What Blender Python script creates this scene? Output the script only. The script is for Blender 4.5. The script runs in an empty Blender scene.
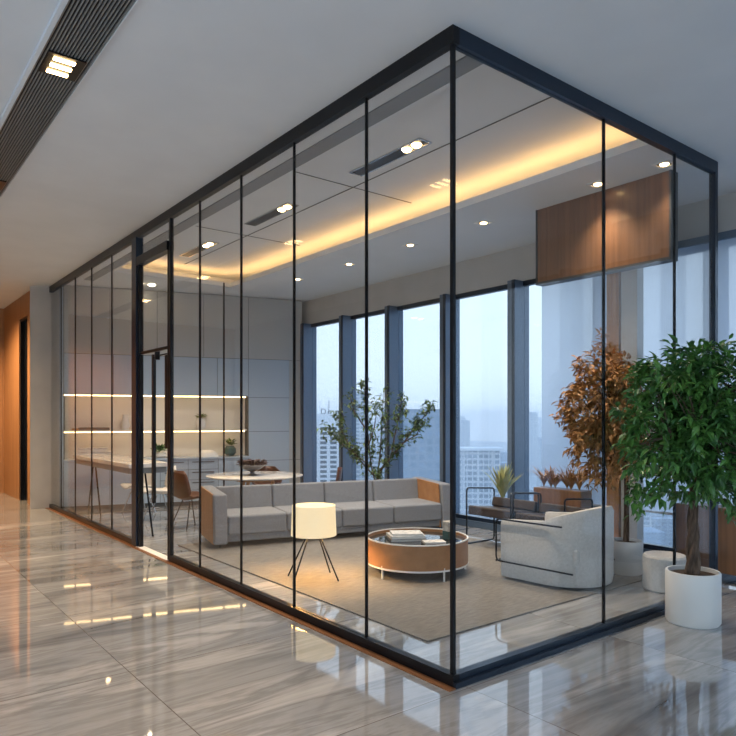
import bpy, bmesh, math, random
from mathutils import Vector, Matrix
S = bpy.context.scene
COL = S.collection
PI = math.pi
rad = math.radians

# ------------------------------------------------------------------ materials
def mat(name, col, rough=.5, metal=0, spec=.5, emit=None, es=0, coat=0, trans=0):
    m = bpy.data.materials.new(name); m.use_nodes = True
    b = m.node_tree.nodes['Principled BSDF']
    b.inputs['Base Color'].default_value = (*col, 1)
    b.inputs['Roughness'].default_value = rough
    b.inputs['Metallic'].default_value = metal
    b.inputs['Specular IOR Level'].default_value = spec
    b.inputs['Coat Weight'].default_value = coat
    b.inputs['Coat Roughness'].default_value = .05
    b.inputs['Transmission Weight'].default_value = trans
    if emit:
        b.inputs['Emission Color'].default_value = (*emit, 1)
        b.inputs['Emission Strength'].default_value = es
    return m
def N(m, t, **k):
    n = m.node_tree.nodes.new(t)
    for a, v in k.items(): setattr(n, a, v)
    return n
def L(m, a, b): m.node_tree.links.new(a, b)
def bsdf(m): return m.node_tree.nodes['Principled BSDF']
def noisy(m, c1, c2, scale=5, stretch=(1,1,1), detail=4, bump=0, bscale=None, dist=0, coord='Object', rot=(0,0,0)):
    tc = N(m,'ShaderNodeTexCoord'); mp = N(m,'ShaderNodeMapping')
    mp.inputs['Scale'].default_value = stretch; mp.inputs['Rotation'].default_value = rot
    L(m, tc.outputs[coord], mp.inputs['Vector'])
    nz = N(m,'ShaderNodeTexNoise'); nz.inputs['Scale'].default_value = scale; nz.inputs['Detail'].default_value = detail
    nz.inputs['Distortion'].default_value = dist
    L(m, mp.outputs[0], nz.inputs['Vector'])
    cr = N(m,'ShaderNodeValToRGB')
    cr.color_ramp.elements[0].position=.3; cr.color_ramp.elements[1].position=.7
    cr.color_ramp.elements[0].color=(*c1,1); cr.color_ramp.elements[1].color=(*c2,1)
    L(m, nz.outputs['Fac'], cr.inputs[0]); L(m, cr.outputs[0], bsdf(m).inputs['Base Color'])
    if bump:
        n2 = N(m,'ShaderNodeTexNoise'); n2.inputs['Scale'].default_value = bscale or scale*20
        L(m, tc.outputs[coord], n2.inputs['Vector'])
        bp = N(m,'ShaderNodeBump'); bp.inputs['Strength'].default_value = bump; bp.inputs['Distance'].default_value=.01
        L(m, n2.outputs['Fac'], bp.inputs['Height']); L(m, bp.outputs[0], bsdf(m).inputs['Normal'])
    return m

def marble():
    m = mat('polished_marble', (.5,.47,.44), .035, 0, 1.0); bsdf(m).inputs['IOR'].default_value=1.75
    tc = N(m,'ShaderNodeTexCoord'); mp = N(m,'ShaderNodeMapping')
    mp.inputs['Scale'].default_value = (.22, 1.5, 1); mp.inputs['Rotation'].default_value = (0,0,rad(4))
    L(m, tc.outputs['Object'], mp.inputs['Vector'])
    # every slab is cut from another part of the block
    br = N(m,'ShaderNodeTexBrick'); br.offset = .0; br.squash = 1
    br.inputs['Scale'].default_value = 1; br.inputs['Mortar Size'].default_value = .0035; br.inputs['Mortar Smooth'].default_value = .1
    br.inputs['Brick Width'].default_value = 1.6; br.inputs['Row Height'].default_value = 1.6
    br.inputs['Color1'].default_value = (0,0,0,1); br.inputs['Color2'].default_value = (1,1,1,1); br.inputs['Mortar'].default_value=(.5,.5,.5,1)
    mb = N(m,'ShaderNodeMapping'); mb.inputs['Location'].default_value = (.11,.3,0)
    L(m, tc.outputs['Object'], mb.inputs['Vector']); L(m, mb.outputs[0], br.inputs['Vector'])
    off = N(m,'ShaderNodeVectorMath', operation='SCALE'); off.inputs['Scale'].default_value = 1.2
    L(m, br.outputs['Color'], off.inputs[0])
    ad = N(m,'ShaderNodeVectorMath', operation='ADD'); L(m, mp.outputs[0], ad.inputs[0]); L(m, off.outputs[0], ad.inputs[1])
    n1 = N(m,'ShaderNodeTexNoise'); n1.inputs['Scale'].default_value=1.7; n1.inputs['Detail'].default_value=9; n1.inputs['Roughness'].default_value=.62; n1.inputs['Distortion'].default_value=.5
    L(m, ad.outputs[0], n1.inputs['Vector'])
    cr = N(m,'ShaderNodeValToRGB'); e = cr.color_ramp.elements
    e[0].position=.28; e[0].color=(.095,.102,.112,1); e[1].position=.72; e[1].color=(.52,.53,.54,1)
    x=e.new(.42); x.color=(.23,.238,.25,1); x=e.new(.5); x.color=(.32,.33,.34,1); x=e.new(.54); x.color=(.23,.236,.245,1); x=e.new(.6); x.color=(.39,.395,.40,1)
    L(m, n1.outputs['Fac'], cr.inputs[0])
    mx = N(m,'ShaderNodeMix', data_type='RGBA'); mx.inputs['B'].default_value=(.13,.12,.11,1)
    L(m, br.outputs['Fac'], mx.inputs['Factor']); L(m, cr.outputs[0], mx.inputs['A'])
    L(m, mx.outputs['Result'], bsdf(m).inputs['Base Color'])
    n2 = N(m,'ShaderNodeTexNoise'); n2.inputs['Scale'].default_value=1.2; L(m, tc.outputs['Object'], n2.inputs['Vector'])
    bp = N(m,'ShaderNodeBump'); bp.inputs['Strength'].default_value=.02; bp.inputs['Distance'].default_value=.02
    L(m, n2.outputs['Fac'], bp.inputs['Height']); L(m, bp.outputs[0], bsdf(m).inputs['Normal'])
    return m

def glass(name, tint, r0=.04, gl=.6):
    m = bpy.data.materials.new(name); m.use_nodes = True; nt = m.node_tree; nt.nodes.clear()
    o = nt.nodes.new('ShaderNodeOutputMaterial'); t = nt.nodes.new('ShaderNodeBsdfTransparent'); g = nt.nodes.new('ShaderNodeBsdfGlossy')
    t.inputs['Color'].default_value = (*tint,1); g.inputs['Roughness'].default_value = .0
    lw = nt.nodes.new('ShaderNodeLayerWeight'); lw.inputs['Blend'].default_value=.5
    p = nt.nodes.new('ShaderNodeMath'); p.operation='POWER'; p.inputs[1].default_value=4.5
    ma = nt.nodes.new('ShaderNodeMath'); ma.operation='MULTIPLY_ADD'; ma.inputs[1].default_value=gl; ma.inputs[2].default_value=r0
    mix = nt.nodes.new('ShaderNodeMixShader')
    nt.links.new(lw.outputs['Facing'], p.inputs[0]); nt.links.new(p.outputs[0], ma.inputs[0]); nt.links.new(ma.outputs[0], mix.inputs[0])
    nt.links.new(t.outputs[0], mix.inputs[1]); nt.links.new(g.outputs[0], mix.inputs[2]); nt.links.new(mix.outputs[0], o.inputs[0])
    return m

def sheer():
    m = bpy.data.materials.new('sheer_fabric'); m.use_nodes=True; nt=m.node_tree; nt.nodes.clear()
    o = nt.nodes.new('ShaderNodeOutputMaterial'); t = nt.nodes.new('ShaderNodeBsdfTransparent'); tl = nt.nodes.new('ShaderNodeBsdfTranslucent')
    tl.inputs['Color'].default_value=(.80,.82,.86,1); mix=nt.nodes.new('ShaderNodeMixShader'); mix.inputs[0].default_value=.55
    nt.links.new(t.outputs[0],mix.inputs[1]); nt.links.new(tl.outputs[0],mix.inputs[2]); nt.links.new(mix.outputs[0],o.inputs[0])
    return m

def facade(name, wall, win, sx, sz, glassy=False):
    m = mat(name, wall, .7)
    tc = N(m,'ShaderNodeTexCoord'); sp = N(m,'ShaderNodeSeparateXYZ'); L(m, tc.outputs['Object'], sp.inputs[0])
    a = N(m,'ShaderNodeMath', operation='ADD'); L(m, sp.outputs['X'], a.inputs[0]); L(m, sp.outputs['Y'], a.inputs[1])
    cb = N(m,'ShaderNodeCombineXYZ'); L(m, a.outputs[0], cb.inputs['X']); L(m, sp.outputs['Z'], cb.inputs['Y'])
    br = N(m,'ShaderNodeTexBrick'); br.offset=0; br.inputs['Scale'].default_value=1
    br.inputs['Brick Width'].default_value=sx; br.inputs['Row Height'].default_value=sz; br.inputs['Mortar Size'].default_value=min(sx,sz)*.2; br.inputs['Mortar Smooth'].default_value=0
    br.inputs['Color1'].default_value=(*win,1); br.inputs['Color2'].default_value=(*[c*1.35 for c in win],1); br.inputs['Mortar'].default_value=(*wall,1)
    L(m, cb.outputs[0], br.inputs['Vector']); L(m, br.outputs['Color'], bsdf(m).inputs['Base Color'])
    return m

M = {}
M['marble'] = marble()
M['ceiling'] = noisy(mat('ceiling_paint',(.62,.62,.62),.75), (.62,.655,.69),(.66,.695,.73), 2)
M['plaster'] = noisy(mat('wall_plaster',(.5,.49,.47),.7), (.44,.43,.415),(.48,.47,.455), 3)
M['dark_plaster'] = noisy(mat('grey_wall_panel',(.2,.21,.22),.6), (.20,.21,.225),(.23,.24,.255), 3)
M['black'] = mat('black_metal',(.012,.013,.016),.32,.6)
M['navy'] = mat('dark_steel',(.03,.045,.07),.3,.7)
M['mullion'] = mat('blue_grey_aluminium',(.10,.15,.22),.4,.3)
M['bronze'] = mat('bronze_strip',(.36,.16,.07),.35,.6)
M['glass'] = glass('clear_partition_glass',(.975,.98,.98),.03,.55)
M['fillglass'] = glass('window_glass',(.97,.985,.99),.02,.35)  # clear glass of the added out-of-frame fill windows
M['tintglass'] = glass('tinted_window_glass',(.81,.83,.85),.02,.35)
M['sheer'] = sheer()
M['wood'] = noisy(mat('warm_wood',(.42,.2,.08),.45), (.30,.145,.06),(.44,.225,.10), 2.2, (14,14,.35), 6, dist=.6)
M['dwood'] = noisy(mat('bulkhead_wood',(.3,.16,.08),.4,coat=.2), (.14,.07,.035),(.22,.11,.055), 2.2, (12,12,.3), 6, dist=.5)
M['fabric'] = noisy(mat('grey_upholstery',(.36,.35,.35),.85), (.18,.195,.225),(.23,.25,.285), 60, bump=.25, bscale=300)
M['tan'] = noisy(mat('warm_tan',(.42,.21,.09),.5), (.30,.14,.055),(.38,.185,.075), 8, bump=.1, bscale=120)  # tan; on the sofa arms it paints in warm light
M['brown'] = noisy(mat('brown_leather',(.13,.045,.018),.4), (.045,.010,.003),(.07,.018,.006), 8)
M['blackfab'] = noisy(mat('black_leather',(.02,.018,.018),.45), (.025,.02,.018),(.05,.035,.028), 8)
M['cream'] = noisy(mat('cream_boucle',(.62,.6,.56),.85), (.50,.495,.48),(.60,.59,.575), 40, bump=.2, bscale=200)
M['rug'] = noisy(mat('woven_rug',(.33,.31,.28),.95), (.15,.145,.14),(.24,.23,.215), 9, (1,6,1), 8, bump=.4, bscale=400)
M['white'] = mat('white_ceramic',(.72,.71,.69),.35)
M['whitemetal'] = mat('white_metal',(.75,.74,.72),.4)
M['cab'] = mat('blue_grey_lacquer',(.36,.44,.54),.22,0,.6)
M['cab2'] = mat('grey_lacquer',(.40,.41,.41),.22,0,.6)
M['niche'] = mat('niche_panel',(.74,.71,.66),.5)
M['gap'] = mat('shadow_gap_metal',(.05,.055,.06),.5)
M['chrome'] = mat('brushed_steel',(.6,.6,.6),.25,1)
M['stone'] = noisy(mat('pale_stone',(.65,.64,.62),.12), (.55,.54,.53),(.72,.71,.69), 3, dist=1)
M['soil'] = noisy(mat('soil',(.05,.03,.02),.95), (.03,.02,.012),(.08,.05,.03), 30)
M['bark'] = noisy(mat('bark',(.1,.06,.04),.9), (.05,.032,.022),(.15,.10,.07), 14, (3,3,.6), 6, bump=.5, bscale=60)
M['leaf'] = noisy(mat('green_leaf',(.05,.14,.03),.35), (.025,.09,.03),(.11,.27,.05), 7)
M['leaf2'] = noisy(mat('fresh_leaf',(.08,.16,.03),.4), (.02,.06,.015),(.15,.24,.045), 9)
M['copper_leaf'] = noisy(mat('copper_leaf',(.34,.16,.05),.45), (.26,.11,.035),(.46,.25,.09), 7)
M['palm'] = noisy(mat('palm_leaf',(.3,.32,.1),.5), (.20,.26,.07),(.52,.46,.17), 9)
M['darkleaf'] = mat('plum_leaf',(.05,.022,.026),.5)
M['shade'] = mat('lamp_shade',(.8,.7,.5),.7,emit=(1,.74,.40),es=.36)
M['bulb'] = mat('lit_bulb',(1,.9,.7),.4,emit=(1,.66,.30),es=12)
M['bulbw'] = mat('lit_white_bulb',(1,.9,.7),.4,emit=(1,.80,.52),es=14)
M['led'] = mat('led_strip',(1,.8,.5),.4,emit=(1,.68,.32),es=4.2)
M['cove'] = mat('cove_led',(1,.7,.4),.4,emit=(1,.55,.20),es=6.5)
M['darkglass'] = mat('smoked_glass',(.03,.035,.04),.04,0,.8)
M['paper'] = noisy(mat('printed_paper',(.6,.6,.58),.6), (.35,.36,.37),(.75,.75,.73), 25)
M['booktone'] = mat('book_cover',(.08,.09,.1),.5)
M['red'] = mat('red_glaze',(.4,.05,.03),.4)
M['teal'] = mat('green_glass_jar',(.05,.10,.09),.15)

# ------------------------------------------------------------------ mesh helpers
class MB:
    def __init__(s): s.bm = bmesh.new()
    def box(s, x0,x1,y0,y1,z0,z1, T=None):
        v=[s.bm.verts.new(p) for p in ((x0,y0,z0),(x1,y0,z0),(x1,y1,z0),(x0,y1,z0),(x0,y0,z1),(x1,y0,z1),(x1,y1,z1),(x0,y1,z1))]
        for f in ((3,2,1,0),(4,5,6,7),(0,1,5,4),(1,2,6,5),(2,3,7,6),(3,0,4,7)): s.bm.faces.new([v[i] for i in f])
        if T is not None: bmesh.ops.transform(s.bm, matrix=T, verts=v)
        return s
    def lathe(s, prof, c=(0,0,0), seg=40, cap=True, sq=(1,1), a0=0, a1=2*PI):
        full = abs(a1-a0-2*PI)<1e-6; n = seg if full else seg+1
        rings=[]
        for r,z in prof:
            rings.append([s.bm.verts.new((c[0]+r*sq[0]*math.cos(a0+(a1-a0)*i/seg), c[1]+r*sq[1]*math.sin(a0+(a1-a0)*i/seg), c[2]+z)) for i in range(n)])
        for a,b in zip(rings,rings[1:]):
            for i in range(seg):
                j=(i+1)%n
                s.bm.faces.new((a[i],a[j],b[j],b[i]))
        if cap:
            if prof[0][0]>1e-4: s.bm.faces.new(list(reversed(rings[0])))
            if prof[-1][0]>1e-4: s.bm.faces.new(rings[-1])
        return s
    def cyl(s, x,y,z0,z1,r,r2=None,seg=28): return s.lathe([(r,z0),(r if r2 is None else r2,z1)],(x,y,0),seg)
    def tube(s, pts, r, seg=8, radii=None, closed=False):
        pts=[Vector(p) for p in pts]; n=len(pts); rings=[]
        up=Vector((0,0,1)); prev=None
        for i,p in enumerate(pts):
            if closed: d=(pts[(i+1)%n]-pts[i-1]).normalized()
            else: d=(pts[min(i+1,n-1)]-pts[max(i-1,0)]).normalized()
            if prev is None:
                a = up if abs(d.dot(up))<.95 else Vector((1,0,0)); u=d.cross(a).normalized()
            else:
                u=(prev-d*prev.dot(d)).normalized()
            prev=u; w=d.cross(u); rr=radii[i] if radii else r
            rings.append([s.bm.verts.new(p+u*rr*math.cos(2*PI*k/seg)+w*rr*math.sin(2*PI*k/seg)) for k in range(seg)])
        m=n if closed else n-1
        for i in range(m):
            a=rings[i]; b=rings[(i+1)%n]
            for k in range(seg): s.bm.faces.new((a[k],a[(k+1)%seg],b[(k+1)%seg],b[k]))
        if not closed:
            s.bm.faces.new(list(reversed(rings[0]))); s.bm.faces.new(rings[-1])
        return s
    def leaf(s, p, d, up, l, w, fold=.25, droop=.2):
        d=d.normalized(); sd=d.cross(up)
        if sd.length<1e-3: sd=Vector((1,0,0))
        sd.normalize(); n=sd.cross(d)
        P=[p, p+d*l*.35+sd*w*.5+n*w*fold, p+d*l*.35-sd*w*.5+n*w*fold, p+d*l*.4, p+d*l*.75+sd*w*.3+n*w*fold*.6-n*l*droop*.4, p+d*l*.75-sd*w*.3+n*w*fold*.6-n*l*droop*.4, p+d*l-n*l*droop]
        v=[s.bm.verts.new(q) for q in P]
        for f in ((0,1,3),(0,3,2),(1,4,3),(3,4,6),(3,6,5),(2,3,5)): s.bm.faces.new([v[i] for i in f])
    def build(s, name, m, parent=None, loc=None, rot=0, smooth=True, bevel=0, bseg=3):
        me=bpy.data.meshes.new(name); 
        bmesh.ops.recalc_face_normals(s.bm, faces=s.bm.faces)
        s.bm.to_mesh(me); s.bm.free()
        me.materials.append(m)
        if smooth:
            for p in me.polygons: p.use_smooth=True
            me.set_sharp_from_angle(angle=rad(35))
        o=bpy.data.objects.new(name,me); COL.objects.link(o)
        if parent: o.parent=parent
        if loc: o.location=loc
        if rot: o.rotation_euler=(0,0,rot)
        if bevel:
            b=o.modifiers.new('bevel','BEVEL'); b.width=bevel; b.segments=bseg; b.limit_method='ANGLE'; b.angle_limit=rad(40)
            me.polygons.foreach_set('use_smooth',[True]*len(me.polygons))
            b.harden_normals=True
        return o
def box(*a): return MB().box(*a)
def empty(name, loc=(0,0,0), rz=0):
    o=bpy.data.objects.new(name,None); COL.objects.link(o); o.location=loc; o.rotation_euler=(0,0,rz); o.empty_display_size=.1
    return o
def tag(o, label, cat, group=None, kind=None):
    o['label']=label; o['category']=cat
    if group: o['group']=group
    if kind: o['kind']=kind
    return o
def struct(o, label=None):
    o['kind']='structure'
    if label: o['label']=label
    return o
def copy_tree(o, parent=None):
    c=o.copy(); COL.objects.link(c); c.parent=parent
    for ch in [x for x in list(bpy.data.objects) if x.parent is o]: copy_tree(ch,c)
    return c
def rnd_path(pts, r, seg=6, closed=True):
    """round the corners of a polyline"""
    out=[]; n=len(pts); P=[Vector(p) for p in pts]
    for i,p in enumerate(P):
        if not closed and i in (0,n-1): out.append(p); continue
        a=(P[i-1]-p); b=(P[(i+1)%n]-p); k=min(r,a.length*.49,b.length*.49)
        A=p+a.normalized()*k; B=p+b.normalized()*k
        for t in range(seg+1):
            t/=seg; out.append(A*(1-t)**2+p*2*t*(1-t)+B*t*t)
    return out

# ------------------------------------------------------------------ camera
CH=1.708; F=662.0
cam=bpy.data.cameras.new('camera'); co=bpy.data.objects.new('camera',cam); COL.objects.link(co)
co.location=(0,0,CH); co.rotation_euler=(PI/2,0,-math.atan2(521,662)+0.0)
co.rotation_euler=(PI/2,0,rad(-38.17))
cam.sensor_width=36; cam.lens=36*F/736; cam.shift_y=50/736; cam.clip_start=.05; cam.clip_end=6000
S.camera=co

XA, YB, XW, H = 3.04, 2.99, 7.70, 4.20
YEND=13.73
# ------------------------------------------------------------------ room shell
struct(box(-2.5,XW+.3,-5,17.2,-.15,0).build('floor',M['marble'],smooth=False))
# corridor ceiling (three slabs around the meeting room) and the room's own soffits + raised tray
struct(box(-2.5,XA+.05,-5,17.2,H,H+.15).build('ceiling',M['ceiling'],smooth=False))
struct(box(XA+.05,XW+.3,-5,YB+.02,H,H+.15).build('ceiling',M['ceiling'],smooth=False))
struct(box(XA+.05,3.55,YB+.02,YEND,H,H+.08).build('ceiling',M['ceiling'],smooth=False))      # soffit beside the glass
struct(box(5.80,XW+.3,YB+.02,YEND,H,H+.03).build('ceiling',M['ceiling'],smooth=False))        # soffit by the windows
struct(box(3.55,5.80,11.6,YEND,H,H+.03).build('ceiling',M['ceiling'],smooth=False))           # soffit before the cabinets
struct(box(XA,6.4,YB-.05,YEND,4.50,4.62).build('ceiling',M['ceiling'],smooth=False))          # tray
t=MB(); t.box(5.73,5.80,YB+.02,11.6,H-.001,H+.08); t.box(3.55,5.80,11.53,11.6,H-.001,H+.08)
struct(t.build('trim_1',M['ceiling'],smooth=False))
t=MB(); t.box(6.3,6.4,YB,YEND,H+.03,4.5); t.box(3.5,6.4,12.2,12.3,H+.03,4.5); t.box(3.4,3.5,YB,YEND,H+.08,4.5); t.box(XA,XW,YB-.05,YB,H+.14,4.5)
struct(t.build('trim_2',M['ceiling'],smooth=False))
# seams in the tray ceiling
t=MB(); t.box(4.80,4.812,YB+.03,11.5,4.494,4.5)
for y in (6.4,9.1): t.box(3.55,5.75,y,y+.01,4.494,4.5)
struct(t.build('trim_3',M['gap'],smooth=False))
# walls out of frame that close the corridor, and the one at its far end
struct(box(-2.65,-2.5,6.5,17.2,0,H).build('wall_left',M['plaster'],smooth=False))
struct(box(-2.65,-2.5,-5,6.5,3.7,H).build('wall_left',M['plaster'],smooth=False))
for i,a in enumerate([-5+2.3*k for k in range(5)]):  # unseen left windows, added to let in bluish fill light
    w=empty('window_%d'%(i+20)); struct(w)  # added unseen window
    t=MB(); t.box(-2.62,-2.5,a,a+.08,0,3.7); t.box(-2.62,-2.5,a+2.22,a+2.3,0,3.7); t.box(-2.62,-2.5,a+.08,a+2.22,0,.1); t.build('window_frame',M['mullion'],w,smooth=False)  # frame of the added unseen window
    box(-2.56,-2.55,a+.08,a+2.22,.1,3.7).build('pane',M['fillglass'],w,smooth=False)
struct(box(-2.65,XW+.3,-5.15,-5,3.7,H).build('wall_rear',M['plaster'],smooth=False))
for i,a in enumerate([-2.5+2.04*k for k in range(5)]):  # unseen windows behind the camera, added to brighten the corridor
    w=empty('window_%d'%(i+30)); struct(w)
    t=MB(); t.box(a,a+.08,-5.12,-5,0,3.7); t.box(a+1.96,a+2.04,-5.12,-5,0,3.7); t.box(a+.08,a+1.96,-5.12,-5,0,.1); t.build('window_frame',M['mullion'],w,smooth=False)
    box(a+.08,a+1.96,-5.06,-5.05,.1,3.7).build('pane',M['fillglass'],w,smooth=False)
struct(box(-2.5,XA,17.0,17.2,0,H).build('wall_far',M['wood'],smooth=False))
# wood pier with its dark doorway, and the grey pier that ends the glass wall
wl=empty('wall_corridor'); struct(wl)
box(2.80,XA+.05,YEND+.02,YEND+.75,0,H).build('pier',M['wood'],wl,smooth=False)
box(2.80,XA+.05,15.3,17.0,0,H).build('pier',M['wood'],wl,smooth=False)
box(2.88,XA+.02,YEND,YEND+.02,0,H).build('pier_face',M['cab2'],wl,smooth=False)
box(2.80,XA,YEND+.75,15.3,3.75,H).build('lintel',M['wood'],wl,smooth=False)
d=empty('door_2'); struct(d)
box(2.90,2.96,YEND+.8,15.25,0,3.7).build('door_leaf',M['black'],d,smooth=False)
t=MB(); t.box(2.82,3.0,YEND+.75,YEND+.80,0,3.75); t.box(2.82,3.0,15.25,15.3,0,3.75); t.box(2.82,3.0,YEND+.8,15.25,3.7,3.75)
t.build('door_frame',M['black'],d,smooth=False)
# back wall behind the cabinets (slightly skewed to the glass wall)
P0=Vector((3.08,13.6,0)); P1=Vector((7.7,12.2,0)); TH=math.atan2(P1.y-P0.y,P1.x-P0.x); LW=(P1-P0).length
wb=box(-.4,LW+.1,0,.12,0,4.5).build('wall_back',M['plaster'],loc=P0,rot=TH,smooth=False); struct(wb)

# ------------------------------------------------------------------ window wall
struct(box(XW,XW+.3,-5,YEND,3.70,H).build('wall_right',M['plaster'],smooth=False))
struct(box(XW-.02,XW+.3,-5,12.3,0,.10).build('trim_4',M['mullion'],smooth=False))
ys=[3.444+1.4*k for k in range(-6,7)]
for i,(a,b) in enumerate(zip(ys,ys[1:])):
    w=empty('window_%d'%(i+1)); struct(w)
    wd=.07
    box(XW-.16,XW+.16,b-wd,b+wd,.10,3.70).build('mullion',M['mullion'],w,smooth=False)
    t=MB(); t.box(XW-.175,XW-.16,b-wd,b-wd+.05,.10,3.70); t.box(XW+.02,XW+.1,a+wd,b-wd,3.63,3.70); t.box(XW+.02,XW+.1,a+wd,b-wd,.10,.16)
    t.build('window_frame',M['navy'],w,smooth=False)
    box(XW+.05,XW+.062,a+wd,b-wd,.14,3.66).build('pane',M['tintglass'],w,smooth=False)

# ------------------------------------------------------------------ glass partition, long side
def partition_a():
    w=empty('wall_glass_long'); struct(w)
    box(XA-.03,XA+.03,YB-.03,YEND,H-.11,H).build('top_rail',M['black'],w,smooth=False)
    t=MB(); t.box(XA-.03,XA+.03,YB-.03,7.64,0,.075); t.box(XA-.03,XA+.03,8.98,YEND,0,.075)
    t.build('base_rail',M['black'],w,smooth=False)
    pos=[2.99,3.885,4.90,5.88,6.85,7.67,8.9,9.93,10.95,11.91,12.86]
    for k,y in enumerate(pos):
        if k in (6,): continue
        if k==0: box(XA-.013,XA+.013,y-.013,y+.013,.07,H-.1).build('corner_post',M['black'],w,smooth=False); continue
        if k==5: box(XA-.022,XA+.022,7.65,7.69,0,H-.1).build('door_post',M['black'],w,smooth=False); continue
        box(XA-.010,XA+.010,y-.008,y+.008,.07,H-.1).build('mullion',M['black'],w,smooth=False)
    box(XA-.05,XA+.05,8.76,8.93,0,H-.1).build('door_post',M['navy'],w,smooth=False)
    box(XA-.03,XA+.03,YEND-.04,YEND,.07,H-.1).build('end_post',M['black'],w,smooth=False)
    edges=[YB,3.885,4.90,5.88,6.85,7.64]
    for a,b in zip(edges,edges[1:]): box(XA-.006,XA+.006,a+.008,b-.008,.075,H-.11).build('pane',M['glass'],w,smooth=False)
    box(XA-.006,XA+.006,7.70,8.76,3.83,H-.12).build('pane',M['glass'],w,smooth=False)
    edges=[8.93]+pos[7:]+[YEND-.04]
    edges=[e for e in edges]
    for a,b in zip(edges,edges[1:]):
        if b-a>.05: box(XA-.006,XA+.006,a+.008,b-.008,.075,H-.11).build('pane',M['glass'],w,smooth=False)
partition_a()
d=empty('door_1'); struct(d)
t=MB(); t.box(XA-.045,XA+.045,7.70,8.76,3.72,3.83); t.box(XA-.025,XA+.025,7.70,7.73,0,3.72); t.box(XA-.03,XA+.03,8.70,8.76,0,3.72)
t.build('door_frame',M['black'],d,smooth=False)
box(XA-.02,XA+.02,7.73,8.70,2.54,2.575).build('transom',M['black'],d,smooth=False)
box(XA-.006,XA+.006,7.73,8.70,2.575,3.72).build('pane',M['glass'],d,smooth=False)
box(XA+.03,XA+.07,7.90,7.96,1.34,2.48).build('pull_bar',M['black'],d,smooth=False)
box(XA+.03,XA+.07,8.355,8.405,.62,2.52).build('pull_bar',M['black'],d,smooth=False)
t=MB(); t.box(XA-.01,XA+.05,8.17,8.19,2.44,2.56); t.box(XA+.04,XA+.06,7.92,8.39,2.49,2.505); t.build('bracket',M['black'],d,smooth=False)
struct(box(XA-.05,XA+.05,7.70,8.76,0,.012).build('trim_5',M['whitemetal'],smooth=False))
struct(box(XA-.09,XA-.035,YB-.06,YEND,0,.008).build('trim_6',M['bronze'],smooth=False))
# short side
def partition_b():
    w=empty('wall_glass_short'); struct(w)
    xe=6.66
    box(XA+.03,xe,YB-.03,YB+.03,H-.11,H).build('top_rail',M['navy'],w,smooth=False)
    t=MB(); t.box(XA+.03,xe,YB-.03,YB+.03,0,.075); t.box(XA-.03,xe,YB-.06,YB-.03,0,.035)
    t.build('base_rail',M['navy'],w,smooth=False)
    ex=[XA+.02,4.74,5.87,xe-.06]
    for x in ex[1:3]: box(x-.010,x+.010,YB-.010,YB+.010,.07,H-.1).build('mullion',M['black'],w,smooth=False)
    box(xe-.055,xe,YB-.03,YB+.03,0,H-.1).build('end_post',M['navy'],w,smooth=False)
    for a,b in zip(ex,ex[1:]): box(a+.014,b-.012,YB-.006,YB+.006,.075,H-.11).build('pane',M['glass'],w,smooth=False)
partition_b()
# slot diffuser in the soffit beside the glass
tag(MB().box(3.34,3.50,YB+.1,12.5,H-.012,H).build('slot_diffuser',M['dark_plaster'],smooth=False),'long grey slot diffuser set in the room ceiling along the glass wall','diffuser')

# wood bulkhead hung from the soffit, wood column, roller blind
bk=empty('bulkhead',(6.5,3.36,3.30)); tag(bk,'dark brown wood bulkhead hung from the ceiling in front of the blind','bulkhead')
box(0,.12,0,1.62,.03,.90).build('wood_panel',M['dwood'],bk,smooth=False)
t=MB(); t.box(-.012,.13,-.02,0,.0,.90); t.box(-.012,.13,1.62,1.64,0,.9); t.box(-.012,.13,0,1.62,0,.03); t.build('edge_trim',M['gap'],bk,smooth=False)
c=MB().box(-.075,.075,-.08,.08,0,H).build('wood_column',M['wood'],loc=(7.24,4.40,0),smooth=False); tag(c,'slim orange-brown wood column behind the copper-leaved reflection tree','column')
c=MB().box(-.07,.07,-.10,.10,0,H).build('grey_column',M['plaster'],loc=(7.22,4.18,0),smooth=False); tag(c,'slim pale grey column just right of the wood column','column')
bl=empty('roller_blind',(7.40,2.85,0)); tag(bl,'long sheer grey roller blind lowered over the right windows','blind')
box(-.001,.001,.0,2.75,.62,3.62).build('blind_fabric',M['sheer'],bl,smooth=False)
box(-.04,.04,0,2.75,3.62,3.70).build('roller_case',M['mullion'],bl,smooth=False)
box(-.01,.01,0,2.75,.60,.625).build('bottom_bar',M['whitemetal'],bl,smooth=False)

# ------------------------------------------------------------------ lights and fixtures
def spot(loc, e, col, size=110, blend=.9, r=.05, rot=(0,0,0)):
    l=bpy.data.lights.new('spot_lamp','SPOT'); l.energy=e; l.color=col; l.spot_size=rad(size); l.spot_blend=blend; l.shadow_soft_size=r
    o=bpy.data.objects.new('spot_lamp',l); COL.objects.link(o); o.location=loc; o.rotation_euler=rot; return o
WARM=(1,.83,.64)
dl=empty('downlight',(6.3,3.31,H))
t=MB(); t.box(-.085,-.06,-.085,.085,-.008,.0); t.box(.06,.085,-.085,.085,-.008,0); t.box(-.06,.06,-.085,-.06,-.008,0); t.box(-.06,.06,.06,.085,-.008,0)
t.build('trim_ring',M['whitemetal'],dl,smooth=False)
box(-.06,.06,-.06,.06,-.004,-.001).build('recess',M['black'],dl,smooth=False)
MB().lathe([(.0,-.014),(.035,-.012),(.045,-.004)],seg=20,cap=False).build('bulb',M['bulb'],dl)
wd=['above the bulkhead end nearest the plant','washing the wood bulkhead','third from the short glass side, over the cream armchair','fourth from the short glass side, over the sofa end','fifth from the short glass side, in front of the indoor tree','farthest of the row by the windows']
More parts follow.
